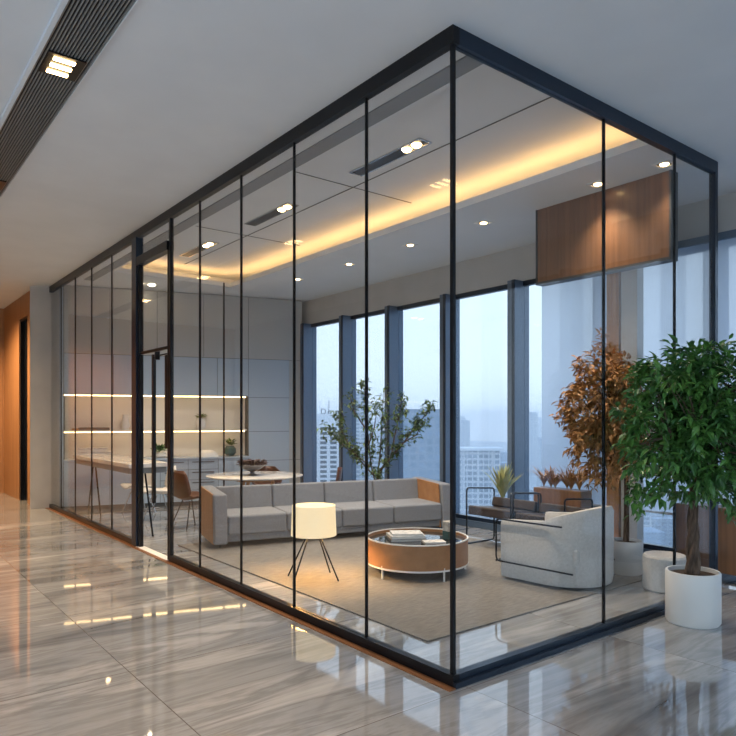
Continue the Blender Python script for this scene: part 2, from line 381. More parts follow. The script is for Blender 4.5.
spots=[(6.3,3.31),(6.28,4.03),(6.38,5.73),(6.37,7.12),(6.38,8.61),(6.35,10.12)]
for i,(x,y) in enumerate(spots):
    o=dl if i==0 else copy_tree(dl)
    o.location=(x,y,H); tag(o,'small square recessed downlight, '+wd[i],'downlight','downlights in the soffit by the windows')
    spot((x+.0,y,H-.03), (20,45,85,85,85,85)[i], WARM, 100)
spot((6.36,4.02,H-.04), 38, (1,.66,.34), 60, .9, .02, rot=(0,rad(6),0))

ll=empty('linear_light',(4.55,4.86,4.5))
t=MB(); t.box(-.09,-.07,0,1.18,-.012,0); t.box(.07,.09,0,1.18,-.012,0); t.box(-.07,.07,0,.02,-.012,0); t.box(-.07,.07,1.16,1.18,-.012,0)
t.build('trim_ring',M['chrome'],ll,smooth=False)
box(-.07,.07,.02,1.16,-.006,-.001).build('recess',M['black'],ll,smooth=False)
for k in range(2): MB().lathe([(.0,-.03),(.04,-.026),(.055,-.006)],(0,.14+.15*k,0),seg=20,cap=False).build('bulb',M['bulb'],ll)
lw_=['nearest the camera, over the coffee table','middle one, over the sofa','farthest one, over the dining table']
for i,y in enumerate((4.86,7.38,9.75)):
    o=ll if i==0 else copy_tree(ll)
    o.location=(4.56,y,4.5); tag(o,'black recessed linear light with two lit bulbs, '+lw_[i],'linear light','linear lights in the raised ceiling')
    spot((4.56,y+.2,4.44), 210, (1,.82,.62), 130)
# two bulbs at the cabinet end of the ceiling
t=empty('twin_downlight',(4.35,12.2,H)); tag(t,'small twin downlight in the ceiling right before the wall cabinets','downlight')
box(-.22,.22,-.05,.05,-.008,0).build('trim_ring',M['whitemetal'],t,smooth=False)
for k in (-.11,.11): MB().lathe([(.0,-.03),(.05,-.026),(.07,-.006)],(k,0,0),seg=20,cap=False).build('bulb',M['bulbw'],t)
# cove LED
cv=MB(); cv.box(5.87,5.93,YB+.05,11.5,H+.05,H+.07); cv.box(3.6,5.87,11.67,11.73,H+.05,H+.07)
tag(cv.build('cove_light',M['cove'],smooth=False),'warm LED strip glowing in the ceiling cove','strip light')

# corridor: black slatted ceiling strip with triple lamps
tr=empty('slatted_ceiling_strip',(1.185,0,H)); tag(tr,'long black slatted ceiling strip running down the corridor','ceiling strip')
box(-.16,.16,-4.5,16.9,-.004,-.001).build('backing',M['black'],tr,smooth=False)
t=MB()
for k in range(15):
    x=-.15+.3*k/14; t.box(x-.0035,x+.0035,-4.5,16.9,-.018,-.004)
t.build('slats',mat('grey_slat',(.22,.22,.22),.5),tr,smooth=False)
t=MB(); t.box(-.19,-.16,-4.5,16.9,-.03,0); t.box(.16,.168,-4.5,16.9,-.022,0); t.build('edge_trim',M['ceiling'],tr,smooth=False)
tl=empty('triple_downlight',(1.185,4.98,H-.018))
t=MB(); t.box(-.12,.12,-.16,.16,-.012,0); t.build('housing',M['black'],tl,smooth=False)
for k in (-.10,0,.10): MB().box(-.08,.06,k-.021,k+.021,-.022,-.012).build('bulb',M['bulb'],tl,bevel=.01)
for i,(y,w) in enumerate(((4.98,'nearest one, wholly in view'),(7.93,'second one, cut by the left edge'),(10.9,'third one down the corridor'),(13.8,'farthest one, before the wood wall'),(2.0,'above the camera'),(-1,'behind the camera'),(-3.6,'last one behind the camera'))):
    o=tl if i==0 else copy_tree(tl); o.location=(1.185,y,H-.018)
    tag(o,'lit triple downlight in the black ceiling strip, '+w,'downlight','triple downlights in the corridor ceiling')
    spot((1.185,y,H-.06), 250 if y<9 else 210, (1,.66,.36), 66 if y<9 else 120)
spot((1.5,15.2,H-.05), 420, (1,.66,.36), 150)

# ------------------------------------------------------------------ sofa
def sofa():
    r=empty('sofa',(3.71,7.93,.014),rad(-14)); tag(r,'long light grey four-seat sofa with warm light painted tan on its arms','sofa')
    Ls=3.58; D=1.0; a=.18; w=(Ls-2*a)/4
    box(a,Ls-a,.04,D-.03,.07,.24).build('base',M['fabric'],r,bevel=.02)
    for k in range(4):
        x=a+w*k
        box(x+.004,x+w-.004,.0,D-.25,.16,.42).build('seat_cushion',M['fabric'],r,bevel=.035)
        T=Matrix.Translation((0,D-.30,.40))@Matrix.Rotation(rad(-8),4,'X')@Matrix.Translation((0,-(D-.30),-.40))
        MB().box(x+.004,x+w-.004,D-.30,D-.12,.36,.74,T).build('back_cushion',M['fabric'],r,bevel=.035)
    box(a,Ls-a,D-.12,D,.12,.68).build('backrest',M['fabric'],r,bevel=.02)
    for s in (0,1):
        # arm whose front edge slopes: low and deep at the foot, narrower at the top
        def arm(x0,x1,y0,y1):
            m=MB(); sl=.05
            v=[m.bm.verts.new(p) for p in ((x0,y0,.05),(x1,y0,.05),(x1,y1,.05),(x0,y1,.05),(x0,y0+sl,.70),(x1,y0+sl,.70),(x1,y1,.73),(x0,y1,.73))]
            for f in ((3,2,1,0),(4,5,6,7),(0,1,5,4),(1,2,6,5),(2,3,7,6),(3,0,4,7)): m.bm.faces.new([v[i] for i in f])
            return m
        x0=0 if s==0 else Ls-a
        arm(x0,x0+a,-.02,D).build('arm',M['fabric'],r,bevel=.03)
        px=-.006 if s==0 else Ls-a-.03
        p=arm(px,px+.02,0.05 if s==0 else .03,D-.04 if s==0 else D-.22).build('arm_warm_light',M['tan'],r,bevel=.006)  # warm light on the arm face, laid on as a thin tan sheet
        p['label']='warm light painted as a tan sheet on the side of the grey arm'
    for x in (.1,Ls-.1):
        for y in (.1,D-.1): MB().cyl(x,y,0,.12,.018,.022,12).build('leg',M['chrome'],r)
sofa()

# rug
tag(box(0,3.5,0,4.84,0,.014).build('rug',M['rug'],loc=(3.47,3.68,0),bevel=.004,smooth=False),'large grey-beige woven rug under the lounge furniture','rug')
Z=.014
# lamp
la=empty('table_lamp',(3.87,5.85,Z)); tag(la,'low lamp with lit cream drum shade on four splayed black legs','lamp')
MB().lathe([(.240,.46),(.228,.775),(.222,.775),(.234,.46)],seg=56,cap=False).build('lamp_shade',M['shade'],la)
MB().lathe([(.0,.765),(.222,.765)],seg=40,cap=False).build('diffuser',M['shade'],la)
for k in range(4):
    an=rad(20+90*k+[0,12,-8,5][k]); 
    MB().tube([(.07*math.cos(an),.07*math.sin(an),.47),(.30*math.cos(an),.30*math.sin(an),.004)],.0085,8).build('leg',M['black'],la)
MB().cyl(0,0,.45,.48,.08).build('leg_hub',M['black'],la)
l=bpy.data.lights.new('lamp_bulb','POINT'); l.energy=30; l.color=(1,.62,.28); l.shadow_soft_size=.04
o=bpy.data.objects.new('lamp_bulb',l); COL.objects.link(o); o.location=(3.87,5.85,.60)

# coffee table
ct=empty('coffee_table',(4.97,5.44,Z)); tag(ct,'round tan drum coffee table with smoked glass top','coffee table')
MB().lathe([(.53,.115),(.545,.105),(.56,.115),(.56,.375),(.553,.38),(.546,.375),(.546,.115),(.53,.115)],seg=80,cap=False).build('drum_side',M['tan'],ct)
MB().lathe([(.562,.10),(.562,.118),(.548,.118),(.548,.10)],seg=80,cap=False).build('bottom_rim',M['whitemetal'],ct)
MB().lathe([(.562,.374),(.562,.386),(.548,.386),(.548,.374)],seg=80,cap=False).build('top_rim',M['whitemetal'],ct)
MB().cyl(0,0,.33,.345,.545,seg=80).build('glass_top',M['darkglass'],ct)
MB().cyl(0,0,.1,.12,.53,seg=60).build('underside',M['black'],ct)
for k in range(5):
    an=rad(-102+72*k); MB().cyl(.55*math.cos(an),.55*math.sin(an),0,.14,.011,seg=10).build('leg',M['whitemetal'],ct)
TZ=Z+.345
def book(x,y,z,w,d,h,rz,label,cov,name='book'):
    r=empty(name,(x,y,z),rz); tag(r,label,'book','books on the coffee table')
    t=MB(); t.box(-w/2,w/2,-d/2,d/2,0,.003); t.box(-w/2,w/2,-d/2,d/2,h-.003,h); t.box(-w/2,-w/2+.003,-d/2,d/2,0,h)
    t.build('cover',cov,r,smooth=False)
    box(-w/2+.004,w/2-.006,-d/2+.005,d/2-.005,.003,h-.003).build('pages',M['white'],r,smooth=False)
A0=rad(-30)
book(4.88,5.52,TZ,.40,.30,.028,A0,'large dark book at the bottom of the left stack on the coffee table',M['booktone'])
book(4.88,5.53,TZ+.028,.38,.29,.03,A0+.05,'white book in the middle of the left stack on the coffee table',M['paper'])
book(4.89,5.53,TZ+.058,.34,.25,.022,A0-.04,'patterned pale magazine on top of the left stack',M['paper'])
book(4.90,5.10,TZ,.24,.17,.022,A0,'dark-edged book at the bottom of the small stack by the table rim',M['booktone'])
book(4.90,5.10,TZ+.022,.23,.16,.02,A0+.03,'pale book on top of the small stack by the table rim',M['paper'])
c=empty('canister',(5.27,5.25,TZ)); tag(c,'square green glass canister with grey upper half on the coffee table','canister')
box(-.05,.05,-.05,.05,0,.09).build('glass_body',M['teal'],c,bevel=.008)
box(-.05,.05,-.05,.05,.09,.20).build('grey_lid',noisy(mat('grey_stone',(.4,.38,.34),.6),(.3,.28,.25),(.5,.47,.42),30),c,bevel=.008)

# ------------------------------------------------------------------ black sled lounge chairs
def lounge(loc, rz, label):
    r=empty('lounge_chair',loc,rz); tag(r,label,'chair','black tube-framed lounge chairs')
    for y in (-.375,.375):
        MB().tube(rnd_path([(-.28,y,.012),(-.28,y,.76),(.27,y,.72),(.27,y,.012)],.05),.011,8,closed=True).build('side_frame',M['black'],r)
    T=Matrix.Translation((0,0,.45))@Matrix.Rotation(rad(6),4,'Y')
    MB().box(-.27,.27,-.365,.365,-.07,.05,T).build('seat',M['blackfab'],r,bevel=.02)
    T=Matrix.Translation((.22,0,.48))@Matrix.Rotation(rad(16),4,'Y')
    MB().box(-.03,.05,-.365,.365,-.0,.13,T).build('backrest',M['blackfab'],r,bevel=.02)
    MB().tube([(.1,-.37,.40),(.1,.37,.40)],.01).build('crossbar',M['black'],r)
lounge((6.80,5.78,Z),0,'black tube-framed lounge chair left of the cream armchair, near the potted palm')
lounge((6.76,4.96,Z),0,'black tube-framed lounge chair behind the cream armchair')

# cream tub armchair (faces +y)
def tub():
    r=empty('armchair',(5.92,4.16,Z),rad(4)); r.scale=(.92,.92,.94); tag(r,'cream upholstered tub armchair with high rounded back','armchair')
    # curved shell
    m=MB(); seg=40; ro,ri=.50,.40
    pts=[]
    for i in range(seg+1):
        an=PI+PI*i/seg
        h=.70+.16*max(0,math.sin(PI*i/seg))**.8
        pts.append((math.cos(an),math.sin(an),h))
    path=[(-1,1.0,.66)]+pts+[(1,1.0,.66)]
    R=[]
    for cx,cy,h in path:
        k=1
        ox,oy=ro*cx,ro*cy; ix,iy=ri*cx,ri*cy
        if cy==1.0: oy=iy=.55
        R.append([m.bm.verts.new(p) for p in ((ox*.97,oy if cy==1 else oy*.97,.03),(ox,oy,.10),(ox,oy,h-.05),((ox*.8+ix*.2),(oy*.8+iy*.2),h),((ox*.2+ix*.8),(oy*.2+iy*.8),h),(ix,iy,h-.05),(ix,iy,.03))])
    for a,b in zip(R,R[1:]):
        for k in range(7): m.bm.faces.new((a[k],b[k],b[(k+1)%7],a[(k+1)%7]))
    m.bm.faces.new(R[0]); m.bm.faces.new(list(reversed(R[-1])))
    m.build('tub_shell',M['cream'],r)
    box(-.395,.395,-.36,.54,.26,.45).build('seat_cushion',M['cream'],r,bevel=.05)
    box(-.385,.385,-.34,.50,.04,.26).build('base',M['cream'],r,bevel=.02)
    MB().tube(rnd_path([(-.52,-.38,.20),(-.52,.60,.20),(-.52,.60,.67),(-.52,-.25,.67)],.06,closed=False),.010,8).build('side_tube',M['black'],r)
    MB().tube(rnd_path([(.52,-.30,.20),(.52,.60,.20),(.52,.60,.67),(.52,-.25,.67)],.06,closed=False),.010,8).build('side_tube',M['black'],r)
    MB().tube([(-.52,.60,.20),(.52,.60,.20)],.010).build('front_tube',M['black'],r)
tub()
st=MB().lathe([(.19,0),(.205,.02),(.205,.33),(.19,.35),(.0,.352)],seg=40).build('pouf',M['cream'],loc=(6.40,3.36,0)); tag(st,'round white pouf on the floor right of the cream armchair','pouf')

# ------------------------------------------------------------------ plants
def braided_trunk(m, base, top, r, strands=3, turns=1.1, rs=.035):
    base=Vector(base); top=Vector(top)
    for s in range(strands):
        pts=[];rr=[]
        for i in range(19):
            t=i/18; p=base.lerp(top,t); an=2*PI*(s/strands+turns*t); q=r*(1-.45*t)
            pts.append(p+Vector((q*math.cos(an),q*math.sin(an),0))); rr.append(rs*(1.25-.55*t))
        m.tube(pts,rs,8,radii=rr)
def branch_to(m, a, b, r, rng, wob=.05):
    a=Vector(a); b=Vector(b); mid=a.lerp(b,.5)+Vector((rng.uniform(-wob,wob),rng.uniform(-wob,wob),rng.uniform(0,wob)))
    pts=[a,a.lerp(mid,.5)+Vector((0,0,wob*.2)),mid,mid.lerp(b,.55),b]
    m.tube(pts,r,6,radii=[r,r*.85,r*.65,r*.45,r*.2]); return pts
def dense_tree(root, base, c, rad3, ntip, per, leafm, ll, seed, clip=None, trunk=True, trad=.03):
    rng=random.Random(seed); c=Vector(c); b=MB(); lf=MB()
    fork=Vector((base[0],base[1],c.z-rad3[2]*.75))
    if trunk: braided_trunk(b,base,fork,.03,3,1.0,trad)
    else: b.tube([base,(base[0]+.01,base[1],(base[2]+fork.z)/2),fork],trad,8,radii=[trad*1.2,trad,trad*.8])
    mains=[]
    for k in range(7):
        an=2*PI*k/7+rng.uniform(-.3,.3); t=c+Vector((math.cos(an)*rad3[0]*.45,math.sin(an)*rad3[1]*.45,rng.uniform(-.1,.55)*rad3[2]))
        mains.append(branch_to(b,fork-Vector((0,0,.03)),t,trad*.6,rng))
    ax=Vector((.786,-.618,0)); ay=Vector((.618,.786,0))
    n=0
    while n<ntip:
        u=Vector((rng.gauss(0,1),rng.gauss(0,1),rng.gauss(0,1))).normalized()*rng.random()**.38
        lump=1+.14*math.sin(5*u.x+seed)+.12*math.sin(7*u.z+2*u.y)
        p=c+(ax*u.x*rad3[0]+ay*u.y*rad3[1]+Vector((0,0,u.z*rad3[2])))*lump
        if u.z<-.55 and rng.random()<.5: continue
        if clip and p.y>clip: continue
        n+=1
        mn=min(mains,key=lambda q:(q[-1]-p).length); s=mn[rng.choice((2,3,4))]
        if n%3==0: b.tube([s,s.lerp(p,.5)+Vector((0,0,.02)),p],.005,5,radii=[.006,.004,.002])
        out=(p-c); out.z*=.4
        if out.length<.01: out=Vector((1,0,0))
        for k in range(per):
            d=(out.normalized()*.6+Vector((rng.gauss(0,.8),rng.gauss(0,.8),rng.gauss(-.25,.55))))
            q=p+Vector((rng.gauss(0,.035),rng.gauss(0,.035),rng.gauss(0,.035)))
            if clip and q.y>clip-.02: continue
            if clip and (q+d.normalized()*ll).y>clip+.02: d.y=-abs(d.y)
            l=ll*rng.uniform(.7,1.25)
            lf.leaf(q,d,Vector((rng.gauss(0,.3),rng.gauss(0,.3),1)),l,l*.42,.18,.25)
    b.build('trunk',M['bark'],root); lf.build('foliage',leafm,root,smooth=False)
def pot(root, r, h, m, rim=.02):
    MB().lathe([(r*.94,0),(r,.02),(r,h-.01),(r-.005,h),(r-rim,h),(r-rim,h-.06)],seg=56,cap=True).build('pot',m,root)
    MB().cyl(0,0,h-.06,h-.035,r-rim-.001,seg=40).build('soil',M['soil'],root)
fp=empty('potted_ficus',(5.57,2.68,0)); tag(fp,'green potted ficus tree with braided trunk in white round pot outside the glass','potted tree')
pot(fp,.213,.43,M['white'])
dense_tree(fp,(0,0,.40),(-.15,-.12,1.63),(.70,.46,.72),460,14,M['leaf'],.098,5,clip=.25)
bt=empty('reflected_tree',(6.70,3.95,.014)); tag(bt,'copper-leaved tree standing in for a reflection in the glass, beside the wood column','potted tree')  # plant reflection in the glass, modelled as a solid copper tree
pot(bt,.17,.36,M['white'])
dense_tree(bt,(0,0,.33),(-.10,.10,1.70),(.62,.42,.76),420,14,M['copper_leaf'],.085,9,trunk=False,trad=.028)
# sparse tree behind the sofa
def sparse_tree():
    r=empty('potted_tree',(7.02,8.75,0)); tag(r,'sparse young green tree with forked bare branches behind the sofa','potted tree')
    pot(r,.2,.42,M['white'])
    rng=random.Random(21); b=MB(); lf=MB()
    ax=Vector((.76,-.65,0)); ay=Vector((.65,.76,0))
    def P(u,z,w=0): return ax*u+ay*w+Vector((0,0,z))
    paths=[[P(.0,.38),P(.03,.62),P(.12,.85),P(.28,1.05),P(.50,1.30),P(.68,1.55),P(.86,1.76),P(.98,1.92)],
           [P(.02,.6),P(-.06,.9,.05),P(-.10,1.25,.05),P(-.13,1.7,.08),P(-.16,2.05,.1),P(-.20,2.32,.1)],
           [P(-.03,.75),P(-.25,1.0,-.05),P(-.40,1.2,-.1),P(-.55,1.5,-.1),P(-.64,1.78,-.1)],
           [P(.05,.7),P(.10,1.2,.12),P(.12,1.7,.15),P(.16,2.2,.15)],
           [P(-.08,.9),P(-.3,1.05,.1),P(-.5,1.2,.15),P(-.72,1.42,.15),P(-.8,1.5,.1)],
           [P(.28,1.05),P(.34,1.4,.05),P(.42,1.75,.1),P(.46,2.0,.1)],
           [P(.50,1.30),P(.70,1.42,-.1),P(.8,1.6,-.1)],
           [P(-.10,1.25),P(.0,1.55,-.15),P(.06,1.95,-.2)],
           [P(-.13,1.5),P(-.34,1.8,.0),P(-.42,2.1,.0)]]
    for i,pt in enumerate(paths):
        n=len(pt); r0=.026 if i==0 else .015
        b.tube(pt,.02,6,radii=[r0*(1-.8*k/(n-1)) for k in range(n)])
        for k in range(1,n):
            for j in range(15 if k>1 else 4):
                p=pt[k-1].lerp(pt[k],rng.random()); 
                e=p+Vector((rng.gauss(0,.08),rng.gauss(0,.08),rng.gauss(.05,.07)))
                b.tube([p,e],.002,4)
                for q in range(5):
                    lf.leaf(p.lerp(e,rng.random()*.5+.5),Vector((rng.gauss(0,1),rng.gauss(0,1),rng.gauss(.1,.6))),Vector((0,0,1)),rng.uniform(.06,.10),.042)
    b.build('trunk',M['bark'],r); lf.build('foliage',M['leaf2'],r,smooth=False)
sparse_tree()
def blades(m,c,n,l,w,rng,spread=.8,seg=5):
    for k in range(n):
        an=2*PI*k/n+rng.uniform(-.2,.2); ln=l*rng.uniform(.75,1.1); sp=spread*rng.uniform(.4,1.1)
        u=Vector((math.cos(an),math.sin(an),0)); sd=Vector((-math.sin(an),math.cos(an),0)); prev=None
        for i in range(seg+1):
            t=i/seg; p=Vector(c)+u*sp*ln*t**1.4*.7+Vector((0,0,ln*(t-.35*sp*t*t))); ww=w*(math.sin(PI*min(.98,t*.85+.12)))*.5
            cur=(m.bm.verts.new(p-sd*ww),m.bm.verts.new(p+sd*ww))
            if prev: m.bm.faces.new((prev[0],prev[1],cur[1],cur[0]))
            prev=cur
pp=empty('potted_palm',(7.28,6.18,0)); tag(pp,'yellow-green potted palm on thin black stand by the window','potted plant')
for k in range(3):
    an=2*PI*k/3+.4; MB().tube([(.10*math.cos(an),.10*math.sin(an),0),(.07*math.cos(an),.07*math.sin(an),.44)],.006).build('stand_leg',M['black'],pp)
MB().lathe([(.055,.36),(.085,.42),(.095,.54),(.085,.54),(.075,.5)],seg=28).build('pot',M['teal'],pp)
rng=random.Random(3); t=MB(); blades(t,(0,0,.52),30,.60,.045,rng,.75); blades(t,(0,0,.52),14,.58,.04,rng,.25); t.build('foliage',M['palm'],pp,smooth=False)
# low wooden planters by the window
for i,(x,y,w,h,lab) in enumerate(((7.10,5.15,.30,.80,'tall brown wooden planter with dry bronze shrubs at the left edge of the blind'),(7.10,3.25,.30,.78,'brown wooden planter without plants by the window behind the white pouf'))):
    p=empty('wooden_planter',(x+.12,y,0)); tag(p,lab,'planter')
    box(-w/2+.03,w/2-.03,-.36,.36,.10,h).build('box_body',M['dwood'],p,bevel=.01)
    for a in (-.34,.34):
        for b_ in (-w/2+.045,w/2-.045): box(b_-.012,b_+.012,a-.012,a+.012,0,.1).build('foot',M['whitemetal'],p,smooth=False)
    if i==0:
        rng=random.Random(8); t=MB()
        for cy in (-.28,-.17,-.05,.07,.18,.29): blades(t,(rng.uniform(-.06,.06),cy,h),30,rng.uniform(.26,.44),.018,rng,1.3)
        t.build('shrub',M['copper_leaf'],p,smooth=False)

# ------------------------------------------------------------------ dining group
dt=empty('dining_table',(5.37,9.9,0)); tag(dt,'round white stone dining table behind the sofa','dining table')
MB().lathe([(.74,.722),(.80,.738),(.80,.752),(.79,.755)],seg=64).build('tabletop',M['stone'],dt)
for k in range(3):
    an=rad(100+120*k); MB().tube([(.42*math.cos(an),.42*math.sin(an),0),(.28*math.cos(an),.28*math.sin(an),.724)],.03,12).build('leg',M['wood'],dt)
MB().cyl(0,0,.66,.724,.32).build('top_support',M['wood'],dt)
bw=empty('fruit_bowl',(5.30,9.86,.755)); tag(bw,'dark footed bowl holding plum-coloured leaves on the dining table','bowl')
MB().lathe([(.09,0),(.10,.01),(.04,.03),(.035,.06),(.13,.10),(.21,.16),(.22,.18),(.205,.175),(.12,.12),(.0,.10)],seg=40).build('bowl_body',mat('grey_metal',(.14,.14,.15),.35,.5),bw)
rng=random.Random(4); t=MB()
for k in range(150):
    an=rng.random()*2*PI; rr=rng.random()**.5*.2
    t.leaf(Vector((rr*math.cos(an),rr*math.sin(an),.15+rng.random()*.06)),Vector((math.cos(an),math.sin(an),rng.uniform(.2,1.4))),Vector((0,0,1)),.09,.05)
t.build('plum_leaves',M['darkleaf'],bw,smooth=False)
def shell_chair(loc,rz,label,m=M['brown'],group='brown shell chairs at the dining table',name='dining_chair',lg=M['black'],top=.90):
    r=empty(name,loc,rz); tag(r,label,'chair',group)
    # shell: profile swept, seat then back (faces +x)
    s=MB(); prof=[(.26,.45,.20),(.20,.46,.235),(.05,.44,.25),(-.12,.43,.255),(-.20,.47,.26),(-.235,.56,.255),(-.255,.70,.235),(-.27,top-.06,.19),(-.27,top,.12)]
    R=[]
    for (x,z,hw) in prof:
        row=[]
        for i in range(11):
            u=-1+.2*i; c=u*u
            row.append(s.bm.verts.new((x+(.07*c if z>.5 else 0),hw*u,z+(.06*c if z<.5 else 0))))
        R.append(row)
    for a,b in zip(R,R[1:]):
        for i in range(10): s.bm.faces.new((a[i],a[i+1],b[i+1],b[i]))
    o=s.build('seat_shell',m,r); sd=o.modifiers.new('thick','SOLIDIFY'); sd.thickness=.018
    for a in (-1,1):
        for b in (-1,1): MB().tube([(.08*a,.10*b,.425),(.22*a,.22*b,0)],.010,8).build('leg',lg,r)
    return r
shell_chair((4.22,9.85,0),rad(10),'brown shell dining chair left of the round table, seen in side view')
shell_chair((6.30,9.15,0),rad(145),'brown shell dining chair behind the sofa, right of the round table',top=.88)
shell_chair((6.1,10.8,0),rad(230),'brown shell dining chair on the window side of the round table, mostly hidden',top=.80)

# ------------------------------------------------------------------ wall units
def K(name): return empty(name,P0,TH)
def place(s,t,z,name):                       # an Empty at s along the back wall, t out of it
    p=P0+Vector((math.cos(TH)*s-(-math.sin(TH))*(-t)*-1*0,0,0))
    ux=Vector((math.cos(TH),math.sin(TH),0)); nx=Vector((math.sin(TH),-math.cos(TH),0))
    return empty(name,P0+ux*s+nx*t+Vector((0,0,z)),TH)
def cabinet(s0,s1,z0,z1,dep,fronts,label,group,m=M['cab'],name='wall_cabinet',part='door',handles=False):
    r=place((s0+s1)/2,0,z0,name); tag(r,label,'cabinet',group)
    w=(s1-s0)/2
    box(-w,w,-dep+.02,-.005,0,z1-z0).build('body',M['gap'],r,smooth=False)
    for (a,b) in fronts:
        f=box(-w+.004,w-.004,-dep,-dep+.018,a-z0+.004,b-z0-.004).build(part,m,r,smooth=False)
        if handles: box(-w+.08,w-.08,-dep-.015,-dep,b-z0-.06,b-z0-.045).build('handle',M['gap'],f,smooth=False)
D=.36
sp=[.20,1.06,2.04,3.02,3.65]
nm=['leftmost','second from left','third from left','fourth from left']
for i,(a,b) in enumerate(zip(sp,sp[1:])): cabinet(a,b,2.15,2.92,D,[(2.15,2.92)],'blue-grey wall cabinet over the lit niche, '+nm[i],'wall cabinets over the niche')
for i,(a,b) in enumerate(zip([.20,1.0,1.86,2.75,3.65],[1.0,1.86,2.75,3.65,4.51])): cabinet(a,b,2.92,4.19,D,[(2.92,4.19)],'tall grey top cabinet reaching the ceiling, '+(nm+['at the right end'])[i],'top cabinets under the ceiling',M['cab2'])
cabinet(3.65,4.51,0,2.92,D,[(.06,.83),(.83,1.43),(1.43,2.13),(2.13,2.92)],'tall blue-grey cabinet right of the lit niche, with four doors',None,name='tall_cabinet')
cabinet(4.51,4.80,0,4.19,D-.04,[(.06,.83),(.83,2.92),(2.92,4.19)],'narrow light grey cabinet beside the window',None,M['cab2'],name='narrow_cabinet')
cabinet(.125,.195,0,4.19,D+.02,[(.06,1.48),(1.48,2.16),(2.16,4.19)],'narrow blue-grey cabinet at the far left end',None,name='narrow_cabinet')
for i,(a,b) in enumerate(((.21,1.0),(1.0,1.9),(1.9,2.42),(2.42,3.0),(3.0,3.64))):
    if i in (2,3): cabinet(a,b,0,.90,.62,[(.08,.30),(.30,.50),(.50,.70),(.70,.90)],'blue-grey base cabinet with four drawers, '+('left' if i==2 else 'right')+' one of the pair',"base cabinets under the niche",name='base_cabinet',part='drawer',handles=True)
    else: cabinet(a,b,0,.90,.62,[(.08,.90)],'blue-grey base cabinet with plain door, '+{0:'leftmost',1:'second from left',4:'beside the tall cabinet'}[i],"base cabinets under the niche",name='base_cabinet')
def wp(s0,s1,t0,t1,z0,z1): return box(-(s1-s0)/2,(s1-s0)/2,-t1,-t0,0,z1-z0), (s0+s1)/2, z0
def wobj(name,m,s0,s1,t0,t1,z0,z1,label,cat,bevel=0):
    b,s,z=wp(s0,s1,t0,t1,z0,z1); ux=Vector((math.cos(TH),math.sin(TH),0))
    o=b.build(name,m,loc=P0+ux*s+Vector((0,0,z)),rot=TH,smooth=False,bevel=bevel); tag(o,label,cat); return o
wobj('countertop',M['cab'],.21,3.64,.005,.64,.90,.935,'blue-grey countertop over the base cabinets','countertop')
wobj('niche_panel',M['niche'],.2,3.64,.004,.028,.935,2.145,'pale panel lining the back of the lit niche','panel')
wobj('wall_shelf',M['niche'],.17,3.62,.03,.34,1.45,1.475,'long pale shelf across the lit niche','shelf')
wobj('strip_light',M['led'],.2,3.60,.30,.33,2.125,2.148,'warm LED strip under the wall cabinets','strip light')
wobj('strip_light',M['led'],.2,3.58,.30,.335,1.43,1.449,'warm LED strip under the long niche shelf','strip light')
pl=MB().box(-.012,.012,-.012,.012,0,H).build('black_pole',M['black'],loc=(5.6,11.2,0),smooth=False)
_=pl; pl.location=(5.45,11.23,0); tag(pl,'slim black floor-to-ceiling pole in front of the cabinets','pole')
# things on counter and shelf
def vase(s,t,z,h,r,leafm,lab,vm=M['white'],name='potted_sprig',n=26,ll=.09):
    p=place(s,t,z,name); tag(p,lab,'potted plant')
    MB().lathe([(r*.6,0),(r,.3*h),(r*.95,.75*h),(r*.6,h),(r*.5,h)],seg=24).build('pot',vm,p)
    rng=random.Random(int(s*100)); m=MB()
    for k in range(n):
        an=rng.random()*2*PI; u=Vector((math.cos(an)*.8,math.sin(an)*.8,rng.uniform(.1,1.3)))
        m.leaf(Vector((0,0,h))+u*ll*rng.uniform(.2,.8),u,Vector((0,0,1)),ll,.045)
    m.build('foliage',leafm,p,smooth=False)
vase(2.72,.16,1.475,.22,.10,M['leaf2'],'leafy sprig in a white vase on the niche shelf')
vase(1.92,.35,.935,.10,.12,M['leaf'],'small bushy green plant in a low white pot on the counter, seen through the door',n=50,ll=.14)
vase(3.30,.22,.935,.20,.12,M['leaf2'],'dark glass jar with green sprigs on the counter near the tall cabinet',M['teal'],n=30,ll=.1)
b=place(2.82,.36,.935,'bowl'); tag(b,'upturned white bowl on the counter','bowl'); MB().lathe([(.22,0),(.21,.05),(.16,.1),(.08,.13),(.0,.135)],seg=32).build('bowl_body',M['white'],b)
for s,z,w,h,m,lab,name,cat in ((.72,1.475,.55,.05,M['booktone'],'dark flat tray on the niche shelf at the left','serving_tray','tray'),(.45,1.475,.3,.035,M['wood'],'wooden board left of the dark tray on the niche shelf','wooden_board','board')):
    p=place(s,.16 if 'tray' in name else .20,z,name); tag(p,lab,cat); box(-w/2 if w>.4 else -.12,w/2 if w>.4 else .0,-.12,.12,0,.012).build('base',m,p,smooth=False)
    t=MB(); x0=-w/2 if w>.4 else -.12; x1=w/2 if w>.4 else 0; t.box(x0,x1,-.12,-.105,.012,h); t.box(x0,x1,.105,.12,.012,h); t.build('rim',m,p,smooth=False)
p=place(1.28,.17,1.475,'jug'); tag(p,'white ceramic jug on the niche shelf','jug')
MB().lathe([(.06,0),(.085,.08),(.06,.2),(.05,.26),(.06,.3),(.05,.3)],seg=28).build('jug_body',M['white'],p)
MB().tube(rnd_path([(.05,0,.25),(.13,0,.25),(.13,0,.10),(.075,0,.08)],.04,closed=False),.008).build('handle',M['white'],p)
